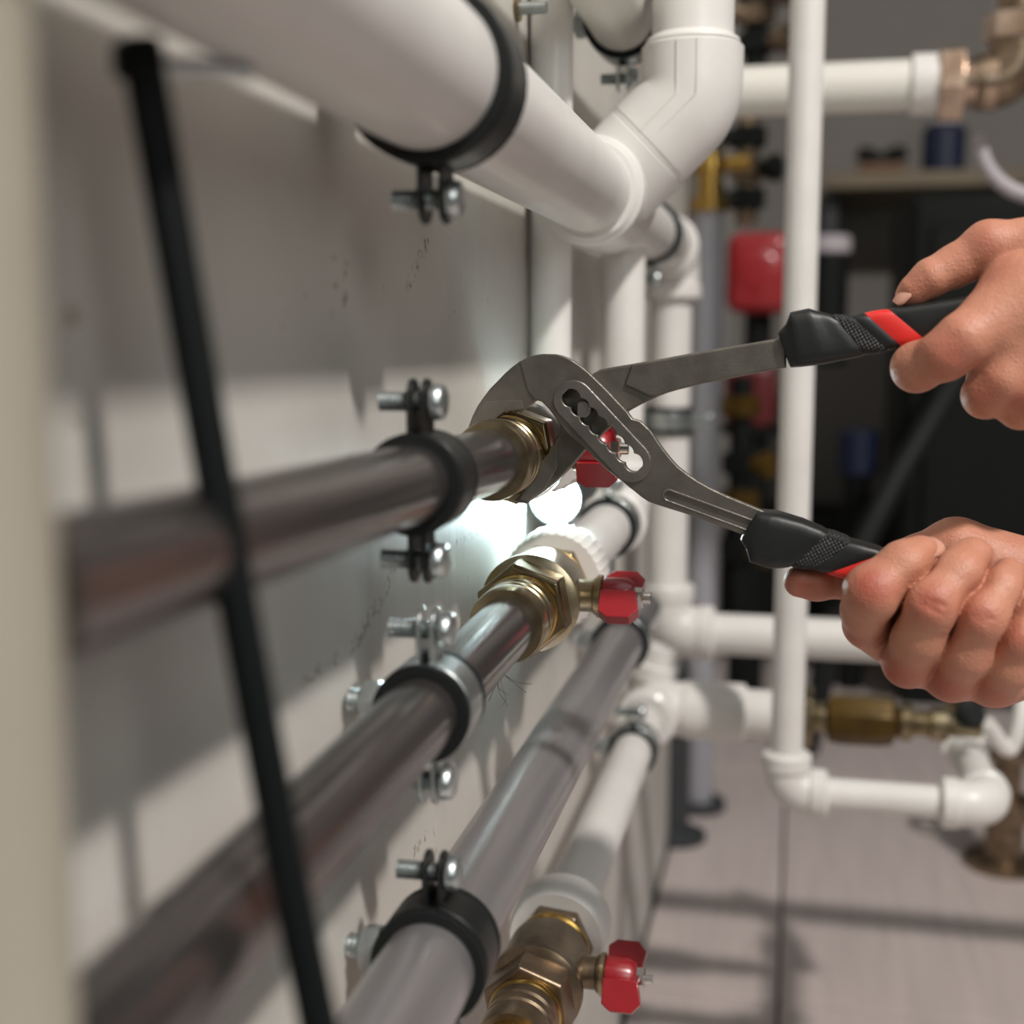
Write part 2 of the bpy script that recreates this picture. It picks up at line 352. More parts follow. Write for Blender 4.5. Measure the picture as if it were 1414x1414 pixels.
def valve(x, z, y0, label, hl, bm, hm, R=0.011, sc=1.0, tilt=0.6, collar_ribs=0.03, handle=True, body2='white', wing=1.0, coll=True, stem=0.0255):
    """ball valve along +Y: sleeve, hexagon nut, flange, body, second hexagon, plastic union collar, butterfly handle"""
    P = lambda y: V((x, y0 + y * sc, z))
    t = thing('ball_valve', label, 'valve', P(0), 'brass ball valves with red handles')
    part('sleeve', MB().lathe(P(0), YD, [(0, R + 0.0003), (0, 0.0136), (0.002, 0.0142), (0.009, 0.0142), (0.0098, 0.0132), (0.0112, 0.0132), (0.012, 0.0141),
         (0.015, 0.0141), (0.0158, 0.0131), (0.0172, 0.0131), (0.018, 0.0141), (0.028 * sc, 0.0141)], 48), hm, t)
    part('sleeve_ring', MB().lathe(P(0.0225), YD, [(0, 0.0140), (0.0010, 0.0147), (0.0034, 0.0147), (0.0045, 0.0140)], 48), 'gold', t, label='bright golden ring of the sleeve')
    part('hex_nut', MB().hexa(P(0.027), P(0.042), 0.0163, 0.35), hm, t, bevel=0.0006)
    part('flange', MB().lathe(P(0.0415), YD, [(0, 0.0166), (0.0018, 0.0196), (0.006, 0.0196), (0.0075, 0.0186)], 48), bm, t)
    bod = MB().lathe(P(0.0485), YD, [(0, 0.0186), (0.004, 0.0177), (0.026, 0.0177), (0.031, 0.0155), (0.032, 0.0155)], 48)
    bod.cyl(P(0.064) + XD * 0.012, P(0.064) + XD * stem, 0.0066, 28, 0.0006)
    bod.cyl(P(0.064) + XD * (stem - 0.003), P(0.064) + XD * (stem + 0.0007), 0.0078, 28, 0.0006)
    part('body', bod, bm, t)
    part('seal_ring', MB().lathe(P(0.0795), YD, [(0, 0.0150), (0.001, 0.0164), (0.003, 0.0164), (0.004, 0.0150)], 48), 'gold', t, label='bright golden ring behind the body')
    part('rear_hex', MB().hexa(P(0.083), P(0.091), 0.0150, 0.1), bm, t, bevel=0.0006)
    if coll:
        part('union_collar', MB().lathe(P(0.091), YD, [(0, 0.0168), (0.0, 0.0205), (0.002, 0.0215), (0.022, 0.0215), (0.026, 0.0195), (0.030, 0.0170)], 72, ribs=collar_ribs),
             body2, t, label='white plastic union collar')
    if handle:
        c = P(0.064) + XD * (stem + 0.0007)
        h = MB().lathe(c, XD, [(0, 0.0072), (0.0006, 0.0078), (0.010, 0.0078), (0.0125, 0.0062), (0.0128, 0.0060)], 28)
        d = V((0, math.sin(tilt), math.cos(tilt))); nrm = V((0, math.cos(tilt), -math.sin(tilt)))
        for s in (1, -1):
            o = [(0.0, 0.002), (0.0, 0.0105 * wing), (0.0035, 0.0128 * wing), (0.0125, 0.0128 * wing), (0.0160, 0.0095 * wing), (0.0142, 0.002)]
            h.extrude([c + XD * q + d * s * e + nrm * (0.0028 if s > 0 else -0.0088) * 1.0 for q, e in o], nrm * 0.006)
        ho = part('handle', h, 'red', t, bevel=0.0009, label=hl)
        sb = MB().hexa(c + XD * 0.0125, c + XD * 0.0165, 0.0036, c=0.0004); sb.cyl(c + XD * 0.016, c + XD * 0.0195, 0.0024, 14)
        part('handle_nut', sb, 'chrome', ho)
        part('stop_collar', MB().cyl(c - XD * 0.002, c - XD * 0.0003, 0.0088, 24), 'nickel', t)
    return t

# ------------------------------------------------------------------ the long pipes on the wall
P1 = (-0.1035, -0.0415); P2 = (-0.1015, -0.1030); P3 = (-0.1000, -0.180); P4 = (-0.098, -0.262); PT = (-0.0963, 0.0683)
def L(p, y): return V((p[0], y, p[1]))
def run(p, y0, y1, n=2):
    q = [L(p, y0 + (y1 - y0) * i / (n - 1)) for i in range(n)]; return q
g = 'pipes running along the wall'
pipe('steel_pipe', [V((P1[0], 0.155, P1[1] + 0.0062)), L(P1, 0.449)], 0.011, 'steel', 'upper dark steel pipe running along the wall into the nut gripped by the pliers', g)
pipe('steel_pipe', [V((P2[0], 0.150, P2[1] - 0.004)), L(P2, 0.470)], 0.011, 'steel', 'middle steel pipe running along the wall into the brass valve below the lamp', g)
pipe('steel_pipe', run(P3, 0.16, 0.86), 0.0140, 'steelsat', 'thick satin grey steel pipe low on the wall under the middle valve', g)
pipe('brass_pipe', run(P4, 0.36, 0.470), 0.0112, 'gold', 'short brass pipe entering the lowest valve at the bottom edge', g)
pipe('plastic_pipe', run(P4, 0.562, 0.870), 0.0127, 'white', 'white plastic pipe leaving the lowest valve towards the floor fittings', g)
pipe('plastic_pipe', run(PT, 0.05, 0.612), 0.0196, 'white', 'thick white plastic pipe at the top left, nearest the camera', g)

# clamps
CY = 0.352
clamp(L(P1, CY) + ZD * 0.0020, 0.011, 'black lined clamp round the upper dark steel pipe', band='bandblack', stud=0.009)
clamp(L(P2, CY) - ZD * 0.0015, 0.011, 'shiny black lined clamp round the middle steel pipe', stud=0.0115)
clamp(L(P3, CY), 0.0140, 'large black lined clamp round the thick grey pipe at the bottom', band='bandblack', stud=0.0138)
yT = UX(600, 95, PT[0]).y
clamp(L(PT, yT), 0.0196, 'out of focus black clamp with a hanging bolt on the thick top pipe', band='bandblack', stud=0.02, wd=0.02)
clamp(L(P3, 0.765), 0.0140, 'far black clamp at the back end of the thick grey pipe', stud=0.0138, bolts=())
clamp(L(P4, 0.815), 0.0127, 'black clamp with a bolt round the low white pipe', stud=0.012, bolts=(1,))

# valves
valve(P1[0], P1[1], 0.437, 'brass valve and nut gripped in the jaws of the pliers', 'red handle half hidden behind the pliers', 'chrome', 'brass', sc=1.0, tilt=2.75, stem=0.0195)
valve(P2[0], P2[1], 0.452, 'brass ball valve with red handle just below the bright lamp', 'red butterfly handle', 'nickel', 'brass', tilt=0.75, wing=1.14)
valve(P4[0], P4[1], 0.446, 'dull bronze ball valve with red handle at the bottom edge', 'red butterfly handle seen at the bottom edge', 'bronze', 'bronze', tilt=0.55, collar_ribs=0.006, wing=1.15)

# upper valve goes on to a plastic elbow and a thin riser
yF = 0.618
pipe('plastic_pipe', run(P1, 0.553, 0.604), 0.0105, 'white', 'short white plastic pipe behind the gripped valve', g)
elbow(L(P1, yF), -YD, ZD, 0.0130, 0.022, 'white plastic elbow hidden behind the plier head')
pipe('plastic_riser', [V((-0.1165, yF, P1[1] + 0.016)), V((-0.1165, yF, P1[1] + 0.75))], 0.0098, 'white', 'slim white riser close to the wall above the plier head', 'white risers')
# middle valve goes on to a riser too
yG = 0.765
pipe('plastic_pipe', run(P2, 0.570, yG - 0.02), 0.0135, 'white', 'white plastic pipe behind the middle valve beside the lamp', g)
elbow(L(P2, yG), -YD, ZD, 0.0175, 0.032, 'white elbow where the middle pipe turns upwards')
pipe('plastic_riser', [L(P2, yG) + ZD * 0.025, V((P2[0], yG, PT[1] - 0.012))], 0.0128, 'white', 'white riser standing just left of the black clamped riser', 'white risers')
clamp(L(P2, 0.715), 0.0135, 'black clamp round the white pipe behind the middle valve', stud=0.008, bolts=(1,))

# top pipe: tee with a diagonal branch, 45 degree elbow, vertical pipe
YT = 0.634
tc_ = L(PT, YT)
cor = U(955, 141, YT); dg = (cor - tc_); dlen = dg.length; dg.normalize()
t = thing('pipe_tee', 'white plastic tee with sloping branch at the end of the thick top pipe', 'tee', tc_)
part('run_body', MB().lathe(L(PT, YT - 0.03024), YD, [(0, 0.01971), (0, 0.02374), (0.00134, 0.02509), (0.05600, 0.02509), (0.05768, 0.02408), (0.05768, 0.01680)], 48), 'white', t)
part('melt_bead', MB().lathe(L(PT, YT - 0.03304), YD, [(0, 0.01971), (0.00034, 0.02218), (0.00134, 0.02318), (0.00291, 0.02318), (0.00381, 0.01971)], 48), 'white', t)
part('branch', MB().lathe(tc_, dg, [(0, 0.02374), (dlen - 0.02934, 0.02374), (dlen - 0.02845, 0.02285)], 48), 'white', t)
e = thing('pipe_elbow', 'large white forty-five degree elbow above the sloping tee branch', 'elbow', cor)
bb = bend(cor, -dg, ZD, 0.02632, 0.02240, 14); bb[-1] = cor + ZD * 0.02408; bb += [cor + ZD * 0.02498]
part('body', MB().tube(bb, [0.02374] * (len(bb) - 1) + [0.02274], 48), 'white', e)
part('melt_bead', MB().lathe(cor + ZD * 0.02475, ZD, [(0, 0.01904), (0.00034, 0.02128), (0.00134, 0.02218), (0.00291, 0.02162), (0.00381, 0.02038), (0.00504, 0.01848)], 48), 'white', e)
part('melt_bead', MB().lathe(tc_ + dg * (dlen - 0.02934), dg, [(0, 0.01792), (0.00034, 0.02285), (0.00134, 0.02352), (0.00291, 0.02330), (0.00381, 0.01792)], 48), 'white', e)
for dx in (-0.00504, 0.00392):                              # mould lines
    q = cor + V((dx, -0.02363, 0))
    part('mould_line', MB().tube([q + ZD * 0.02374, q + ZD * 0.0, q - dg * 0.02240], 0.00025, 6), 'white2', e)
pipe('plastic_riser', [cor + ZD * 0.020, cor + ZD * 0.6], 0.01904, 'white', 'thick white riser going up from the large elbow at the top', 'white risers')
# the pipe goes on behind the tee to an elbow and a riser that goes down (B)
YB = 1.0; rB = 0.0159
pipe('plastic_pipe', run(PT, YT + 0.024, YB - 0.02), 0.0174, 'white', 'white pipe behind the tee leading to the far corner elbow', g)
clamp(L(PT, 0.855), 0.0174, 'black clamp under the white pipe behind the tee', stud=0.02, bolts=(-1,))
elbow(L(PT, YB), -YD, -ZD, 0.0213, 0.038, 'white corner elbow at the top of the clamped riser')
zB = U(925, 872, YB).z
pB = V((PT[0], YB, 0))
pipe('plastic_riser', [V((PT[0], YB, PT[1] - 0.032)), V((PT[0], YB, zB + 0.025))], rB, 'white', 'white riser with a black clamp behind the plier handles', 'white risers')
clamp(V((PT[0], YB, U(925, 580, YB).z)), rB, 'black clamp round the white riser behind the plier handles', a=ZD, u=XD, l=YD, bolts=(), wd=0.018)
elbow(V((PT[0], YB, zB)), ZD, XD, 0.0202, 0.038, 'white corner elbow at the foot of the clamped riser')
hB = U(1400, 877, YB)
pipe('plastic_pipe', [V((PT[0] + 0.028, YB, zB)), V((0.40, YB, zB))], rB, 'white', 'white horizontal pipe passing behind the lower hand')
# H: upper rear pipe with a clamp
H = (-0.0915, 0.160)
pipe('plastic_pipe', run(H, 0.50, 0.90), 0.0165, 'white2', 'white pipe at the top centre behind the large elbow', g)
clamp(L(H, 0.683), 0.0165, 'black clamp with a hanging bolt at the top centre', stud=0.02, bolts=(-1,))
# wall anchor stub at the top
a0 = UX(712, 12, WX)
t = thing('wall_anchor', 'small threaded anchor stub in the wall at the top edge', 'anchor', a0)
part('stud', MB().cyl(a0, a0 + XD * 0.014, 0.0028, 16), 'zinc', t); part('washer', MB().cyl(a0, a0 + XD * 0.002, 0.0055, 20), 'brass', t)

# slim pipe A in front: long riser, foot elbow, horizontal pipe, far elbow, short return
YA = 0.845; xA = U(1096, 700, YA).x; rA = 0.0105
zA = U(1085, 1092, YA).z; xE = U(1366, 1100, YA).x
pipe('plastic_riser', [V((xA, YA, zA + 0.02)), V((xA, YA, 0.75))], rA, 'white', 'tall slim white pipe crossing the picture behind the plier handles', 'white risers')
elbow(V((xA, YA, zA)), ZD, XD, 0.0145, 0.027, 'white elbow at the foot of the tall slim pipe')
pipe('plastic_pipe', [V((xA + 0.021, YA, zA)), V((xE - 0.021, YA, zA))], rA, 'white', 'slim white horizontal pipe just above the floor')
elbow(V((xE, YA, zA)), -XD, YD, 0.0148, 0.030, 'white elbow turning the slim floor pipe towards the back')
pipe('plastic_pipe', [V((xE, YA + 0.024, zA)), V((xE, 0.965, zA))], 0.0118, 'white', 'short white return pipe behind the lower right elbow')
t = thing('brass_coupling', 'brass coupling at the back end of the short return pipe', 'coupling', V((xE, 0.965, zA)))
part('collar', MB().lathe(V((xE, 0.962, zA)), YD, [(0, 0.0118), (0, 0.0165), (0.016, 0.0165), (0.016, 0.010)], 32), 'white', t)
part('hex_nut', MB().hexa(V((xE, 0.978, zA)), V((xE, 0.995, zA)), 0.0135), 'brass', t)
part('stem', MB().tube([V((xE, 0.99, zA)), V((xE, 1.01, zA)), V((xE, 1.02, zA + 0.02)), V((xE, 1.02, zA + 0.075))], 0.009, 20), 'brass', t)

# C: run of fittings behind the slim pipe, from the low white pipe to the right
YC = 0.918; zC = P4[1] - 0.003
elbow(L(P4, YC - 0.005), -YD, XD, 0.0195, 0.036, 'white elbow at the far end of the low white pipe')
xc = lambda px: U(px, 985, YC).x
pC = lambda px: V((xc(px), YC - 0.005, P4[1]))
t = thing('pipe_reducer', 'thick white stepped coupling left of the slim pipe near the floor', 'coupling', pC(950))
part('wide_socket', MB().lathe(pC(962), XD, [(0, 0.016), (0, 0.0205), (0.033, 0.0205), (0.035, 0.019)], 40), 'white', t)
part('narrow_socket', MB().cyl(pC(962) + XD * 0.034, pC(1102), 0.0170, 36, 0.001), 'white', t)
t = thing('brass_filter', 'dark brass strainer between fittings under the lower hand', 'filter', pC(1185))
part('union_nut', MB().hexa(pC(1101), pC(1122), 0.0195), 'brass', t, bevel=0.0006)
part('neck', MB().cyl(pC(1121), pC(1142), 0.0105, 24, 0.001), 'brass', t)
part('body', MB().lathe(pC(1140), XD, [(0, 0.010), (0.002, 0.0165), (0.010, 0.0180), (0.036, 0.0180), (0.045, 0.0165), (0.048, 0.010)], 8, 0.39), 'amber', t, bevel=0.001)
part('rear_neck', MB().lathe(pC(1236), XD, [(0, 0.010), (0.004, 0.013), (0.010, 0.013), (0.012, 0.009), (0.022, 0.009), (0.024, 0.0115), (0.034, 0.0115), (0.036, 0.008), (0.056, 0.008)], 24), 'brass', t)
t = thing('black_tap', 'small black tap handle on the brass fittings by the lower hand', 'tap', pC(1345))
part('stem', MB().cyl(pC(1345) - ZD * 0.004, pC(1345) + ZD * 0.014, 0.006, 16), 'brass', t)
part('knob', MB().lathe(pC(1345) + ZD * 0.008 - XD * 0.006, V((0.4, -1, 0.3)), [(0, 0.007), (0.003, 0.010), (0.010, 0.0095), (0.013, 0.006)], 12), 'rubber', t)
hs = [pC(1365) + V((0.0, 0.01, 0.0)), U(1392, 1035, YC + .02), U(1408, 1000, YC + .02), U(1411, 950, YC + .03), U(1412, 860, YC + .05)]
def cat(ps, k=8):
    ps = [V(p) for p in ps]; ps = [ps[0] * 2 - ps[1]] + ps + [ps[-1] * 2 - ps[-2]]; o = []
    for i in range(1, len(ps) - 2):
        a, b, c, d = ps[i - 1:i + 3]
        for q in range(k):
            t_ = q / k; o.append(0.5 * ((2 * b) + (c - a) * t_ + (2 * a - 5 * b + 4 * c - d) * t_ ** 2 + (3 * b - a - 3 * c + d) * t_ ** 3))
    return o + [ps[-2]]
pipe('white_hose', cat(hs), 0.0055, 'white', 'thin pale hose curving down at the right edge by the hand', n=16, cat='hose')
# riser stub between the two left corner fittings
t = thing('union_stub', 'short white stacked union between the two corner elbows', 'union', U(905, 945, YB + 0.02))
ub, ut = U(897, 958, 0.93), U(912, 893, 0.93)
part('pipe_stub', MB().cyl(ub, ut, 0.0125, 28), 'white', t)
part('collar', MB().cyl(ub + (ut - ub) * 0.30, ub + (ut - ub) * 0.66, 0.0165, 32, 0.001), 'white', t)

# left foreground: end elbow with a beige drop pipe, black cable
yE0 = 0.20
for _ in range(30): yE0 *= 1 + 0.6 * ((UX(60, 800, P1[0] + 0.0125).y) / yE0 - 1)
eL = V((P1[0], yE0, P1[1])); print('YE0', yE0)
pipe('drop_pipe', [V((eL.x, eL.y, 0.12)), V((eL.x, eL.y, -0.45))], 0.0125, 'beige', 'blurred beige vertical pipe down the left edge, nearest the camera')
cb = [U(px, py, y) for px, py, y in ((193, 55, .205), (200, 100, .205), (240, 330, .205), (290, 620, .205), (338, 890, .205), (392, 1180, .205), (440, 1414, .205), (480, 1620, .205))]
t = thing('black_cable', 'out of focus black cable hanging across the left foreground', 'cable', cb[0])
part('cord', MB().tube(cb, 0.0035, 16), 'cable', t)
part('end_plug', MB().cyl(U(192, 110, .205), U(190, 58, .205), 0.0042, 18, 0.0008), 'cable', t)
c0, c1 = U(196, 92, .207), U(345, 100, .225)
part('clip', MB().tube([c0, (c0 + c1) / 2 + ZD * .0006, c1], 0.0017, 12), 'zinc', t, label='thin metal clip arm beside the cable top')

# lamp
lc = V((-0.1128, 0.612, -0.0752)); LD = V((-0.02, -1, 0.0)).normalized()
t = thing('flashlight', 'switched on flashlight wedged behind the valve, a white disc', 'flashlight', lc)
part('head', MB().lathe(lc, -LD, [(0.0012, 0.0112), (-0.0006, 0.0122), (-0.0006, 0.0130), (0.012, 0.0130), (0.018, 0.0105), (0.019, 0.0105)], 36), 'lampbody', t)
part('barrel', MB().lathe(lc - LD * 0.0185, -LD, [(0, 0.0105), (0.02, 0.0098), (0.045, 0.0098), (0.047, 0.0085)], 32), 'lampbody', t)
part('lens', MB().lathe(lc - LD * 0.0002, -LD, [(0, 0.0115), (0.0010, 0.0116)], 36), 'lens', t, label='glowing lens')

# tuft of hemp under the middle pipe
t0 = V((P2[0] + 0.003, 0.428, P2[1] - 0.0105)); mb = MB()
for i in range(9):
    p = t0 + V((rng.normal(0, .0008), rng.normal(0, .001), 0)); pts = [p]
    d = V((rng.normal(0, .5), rng.normal(0, .4), -1)).normalized()
    for k in range(5): d = (d + V((rng.normal(0, .35), 0, rng.normal(0, .2)))).normalized(); pts.append(pts[-1] + d * rng.uniform(.0012, .0034))
    mb.tube(pts, 0.00010, 4)
o = part('fibre_tuft', mb, 'hair'); tag(o, 'tuft of sealing fibres hanging under the middle pipe', 'fibres'); o['kind'] = 'stuff'

# ------------------------------------------------------------------ pliers
YP = 0.456; YR = YP + 0.0072
def ccurve(name, polys, y, half, m, parent, bev=0.0006, label=None):
    """outlines given in pixels (first = outer, others = holes), extruded along Y with rounded edges"""
    cu = bpy.data.curves.new('tmp', 'CURVE'); cu.dimensions = '2D'; cu.fill_mode = 'BOTH'
    cu.extrude = max(half - bev, 0.00005); cu.bevel_depth = bev; cu.bevel_resolution = 2; cu.offset = -bev
    for pl in polys:
        sp = cu.splines.new('POLY'); sp.points.add(len(pl) - 1); sp.use_cyclic_u = True
        for q, (px, py) in zip(sp.points, pl):
            w_ = U(px, py, y); q.co = (w_.x, w_.z, 0, 1)
    ob = bpy.data.objects.new('tmp', cu); COL.objects.link(ob)
    dg_ = bpy.context.evaluated_depsgraph_get(); me = bpy.data.meshes.new_from_object(ob.evaluated_get(dg_))
    bpy.data.objects.remove(ob); bpy.data.curves.remove(cu)
    o0 = wloc(parent); k = len(me.vertices); a = np.empty(k * 3); me.vertices.foreach_get('co', a); a = a.reshape(-1, 3)
    b = np.stack([a[:, 0] - o0.x, y - a[:, 2] - o0.y, a[:, 1] - o0.z], 1); me.vertices.foreach_set('co', b.ravel()); me.name = name
    me.materials.clear(); o = finish(name, me, m, parent, ang=28)
    if label: o['label'] = label
    return o
def smooth(pts, it=2):
    for _ in range(it):
        q = []
        for i in range(len(pts)):
            a, b = pts[i], pts[(i + 1) % len(pts)]
            q += [(a[0] * .75 + b[0] * .25, a[1] * .75 + b[1] * .25), (a[0] * .25 + b[0] * .75, a[1] * .25 + b[1] * .75)]
        pts = q
    return pts
K = lambda L_: [(640 + .297 * x, 440 + .297 * y) for x, y in L_]        # from a zoomed crop
def stadium(a, b, r, n=14):
    a, b = np.array(a, float), np.array(b, float); d = (b - a) / np.linalg.norm(b - a); ang = math.atan2(d[1], d[0]); out = []
    for i in range(n + 1):
        q = ang - PI / 2 + PI * i / n; out.append((b[0] + r * math.cos(q), b[1] + r * math.sin(q)))
    for i in range(n + 1):
        q = ang + PI / 2 + PI * i / n; out.append((a[0] + r * math.cos(q), a[1] + r * math.sin(q)))
    return out
def chain(a, b, r, k):                                                    # union of k overlapping circles
    a, b = np.array(a, float), np.array(b, float); L_ = np.linalg.norm(b - a); d = (b - a) / L_; nn = np.array([-d[1], d[0]])
    cs = np.linspace(0, L_, k); S = np.linspace(-r, L_ + r, 120)
    hw = np.array([max([math.sqrt(max(r * r - (s - c) ** 2, 0)) for c in cs]) for s in S])
    return [tuple(a + d * s + nn * h) for s, h in zip(S, hw)][1:-1] + [tuple(a + d * s - nn * h) for s, h in zip(S[::-1], hw[::-1])][1:-1]
outer_top = [(25, 525), (33, 495), (50, 450), (72, 405), (100, 365), (130, 325), (165, 290), (198, 255), (232, 225), (265, 200), (300, 181), (335, 169), (372, 164), (430, 166), (460, 173), (490, 185),
             (520, 202), (548, 222), (575, 243), (602, 268), (640, 305), (680, 345), (720, 388), (760, 430), (785, 465), (822, 475), (870, 520), (900, 565), (930, 608), (965, 652), (1000, 690), (1045, 725),
             (1090, 755), (1145, 786), (1200, 813), (1250, 835), (1300, 855), (1380, 888), (1450, 915)]
lower = [(1450, 1040), (1300, 1000), (1200, 962), (1125, 934), (1050, 907), (990, 889), (930, 870), (895, 859), (860, 845), (830, 825), (800, 800), (770, 777), (740, 752), (700, 722), (660, 688), (615, 645), (575, 605),
         (520, 560), (478, 525), (458, 495), (430, 455), (400, 415), (370, 385), (345, 378)]
teeth = []
tA, tB = (285, 425), (190, 437)
for i in range(7):
    q = i / 6; teeth.append((tA[0] + (tB[0] - tA[0]) * q, tA[1] + (tB[1] - tA[1]) * q + (7 if i % 2 else -4)))
for i in range(1, 8):
    q = i / 7; teeth.append((185 - 60 * q + (5 if i % 2 else -5), 440 + 55 * q + (4 if i % 2 else -4)))
jawin = [(330, 388)] + teeth + [(95, 517)]
front = K(outer_top + lower + jawin)
slotc = K(chain((502, 368), (795, 668), 43, 8))
pl = thing('water_pump_pliers', 'large steel slip joint pliers with black and red grips gripping the upper nut', 'pliers', U(815, 590, YP))
fa = ccurve('front_arm', [front, slotc], YP, 0.0030, 'plier', pl, 0.0007)
# raised face: body from the crease to the grip, with the slot and the long groove left open
crease = [(215, 240)] + outer_top[9:] + [(1450, 915), (1450, 1040)] + lower[1:] + [(335, 378), (300, 330)]
groove = stadium((952, 820), (1400, 985), 27)
ra = ccurve('raised_face', [smooth(K(crease[1:]), 0), slotc, K(groove)], YP - 0.0024, 0.0012, 'plier', fa, 0.0004)
ccurve('groove_rim', [K(stadium((952, 820), (1400, 985), 29)), K(stadium((956, 822), (1400, 986), 22))], YP - 0.0034, 0.0006, 'plieredge', fa, 0.0002)
ccurve('slot_plate', [K(stadium((512, 378), (783, 668), 92)), slotc], YP - 0.0036, 0.0010, 'plieredge', fa, 0.0004, label='bright oval plate round the slot')
ccurve('jaw_plate', [K([(45, 470), (100, 385), (270, 378), (284, 420), (190, 432), (128, 488), (95, 515), (32, 518)])], YP - 0.0030, 0.0006, 'plieredge', fa, 0.0003)
# rear arm with the lower jaw
lt = []
for i in range(15):
    q = i / 14; lt.append((250 + (440 - 250) * q + (3 if i % 2 else -5), 842 + (560 - 842) * q + (3 if i % 2 else -3)))
rear = K([(602, 258), (640, 236), (700, 224), (782, 211), (900, 190), (1060, 161), (1230, 131), (1420, 99), (1500, 85), (1500, 228), (1414, 243), (1200, 286), (1120, 300), (1060, 316), (1000, 330), (950, 345),
          (910, 360), (880, 375), (850, 388), (820, 402), (795, 416), (770, 430), (740, 460), (690, 500), (665, 522), (640, 545), (605, 580), (570, 612), (530, 660), (490, 703), (430, 762), (360, 815), (300, 857), (258, 852)] + lt +
         [(462, 525), (452, 480), (452, 340), (470, 318), (540, 290)])
rp = ccurve('rear_arm', [rear], YR, 0.0032, 'plier', pl, 0.0008)
bar = K([(790, 213), (900, 191), (1060, 162), (1230, 132), (1420, 100), (1500, 86), (1500, 227), (1414, 242), (1200, 285), (1120, 299), (1060, 315), (1000, 329), (950, 344), (912, 357), (868, 357), (820, 335), (757, 306)])
ccurve('handle_bar', [bar], YR, 0.0046, 'plier', rp, 0.0008)
ccurve('jaw_plate', [K([(262, 838), (300, 770), (372, 655), (440, 575), (437, 690), (380, 790), (300, 850)])], YR - 0.0034, 0.0006, 'plieredge', rp, 0.0003)
pc = K([(563, 420)])[0]; pin = []
for i in range(28):
    q = 2 * PI * i / 28; pin.append((pc[0] + max(11 * math.cos(q), -7.5), pc[1] + 11.5 * math.sin(q)))
ccurve('pivot_pin', [pin], YP + 0.0005, 0.0040, 'plieredge', pl, 0.0004, label='round pivot pin in the slot')
def grip(y, st, segs, parent):
    """stations [(top px), (bottom px), half thickness]; segs = [(i0, i1, name, material, swell)]"""
    out = None
    for i0, i1, nm, m, sw in segs:
        R_ = []; S = st[i0:i1 + 1]; fine = []
        for j in range(len(S) - 1):
            for k in range(4): fine.append(tuple(np.array(S[j]) * (1 - k / 4) + np.array(S[j + 1]) * k / 4))
        fine.append(S[-1])
        for j, (tx, ty, bx, by, h) in enumerate(fine):
            a, b = U(tx, ty, y), U(bx, by, y); c = (a + b) / 2; e = (a - b) / 2
            sh = sw * (0.955 if j in (0, len(fine) - 1) else 1.0); ring = []
            for k in range(36):
                q = 2 * PI * k / 36; cs, sn = math.cos(q), math.sin(q); pw = 0.42
                ring.append(c + e * sh * math.copysign(abs(cs) ** pw, cs) + V((0, -1, 0)) * h * sh * math.copysign(abs(sn) ** pw, sn))
            R_.append(ring)
        o = part(nm, MB().rings(R_), m, out or parent, ang=50)
        if out is None: out = o
    return out
C2 = lambda x, y: (1000 + .2928 * x, 280 + .2928 * y)
up = [(*C2(252, 612), *C2(312, 778), .0070), (*C2(290, 572), *C2(330, 776), .0078), (*C2(312, 516), *C2(365, 774), .0088), (*C2(398, 498), *C2(470, 762), .0086), (*C2(430, 508), *C2(560, 744), .0078), (*C2(505, 526), *C2(668, 721), .0072),
      (*C2(592, 531), *C2(772, 700), .0070), (*C2(655, 519), *C2(835, 682), .0070), (*C2(765, 500), *C2(950, 655), .0070), (*C2(880, 482), *C2(1060, 628), .0072), (*C2(1150, 440), *C2(1250, 590), .0074), (*C2(1640, 350), *C2(1660, 480), .0066), (*C2(1680, 356), *C2(1690, 450), .004)]
ug = grip(YR, up, [(0, 5, 'grip', 'grip', 1), (5, 6, 'knurled_band', 'knurl', 1.02), (6, 7, 'grip_segment', 'grip', 1), (7, 8, 'red_inlay', 'gripred', 1.01), (8, 12, 'grip_tail', 'grip', 1)], rp)
C3 = lambda x, y: (1000 + .2928 * x, 660 + .2928 * y)
lo = [(*C3(160, 150), *C3(77, 285), .0070), (*C3(185, 152), *C3(105, 325), .0080), (*C3(230, 155), *C3(122, 388), .0086), (*C3(262, 160), *C3(218, 418), .0084), (*C3(370, 192), *C3(270, 418), .0076), (*C3(492, 242), *C3(312, 412), .0072),
      (*C3(602, 284), *C3(412, 426), .0070), (*C3(770, 335), *C3(470, 441), .0070), (*C3(860, 370), *C3(565, 470), .0070), (*C3(980, 415), *C3(700, 512), .0072), (*C3(1300, 530), *C3(1200, 680), .0074), (*C3(1610, 650), *C3(1560, 790), .0066), (*C3(1640, 680), *C3(1600, 780), .004)]
lg = grip(YP, lo, [(0, 5, 'grip', 'grip', 1), (5, 6, 'knurled_band', 'knurl', 1.02), (6, 7, 'grip_segment', 'grip', 1), (7, 8, 'red_inlay', 'gripred', 1.01), (8, 12, 'grip_tail', 'grip', 1)], fa)

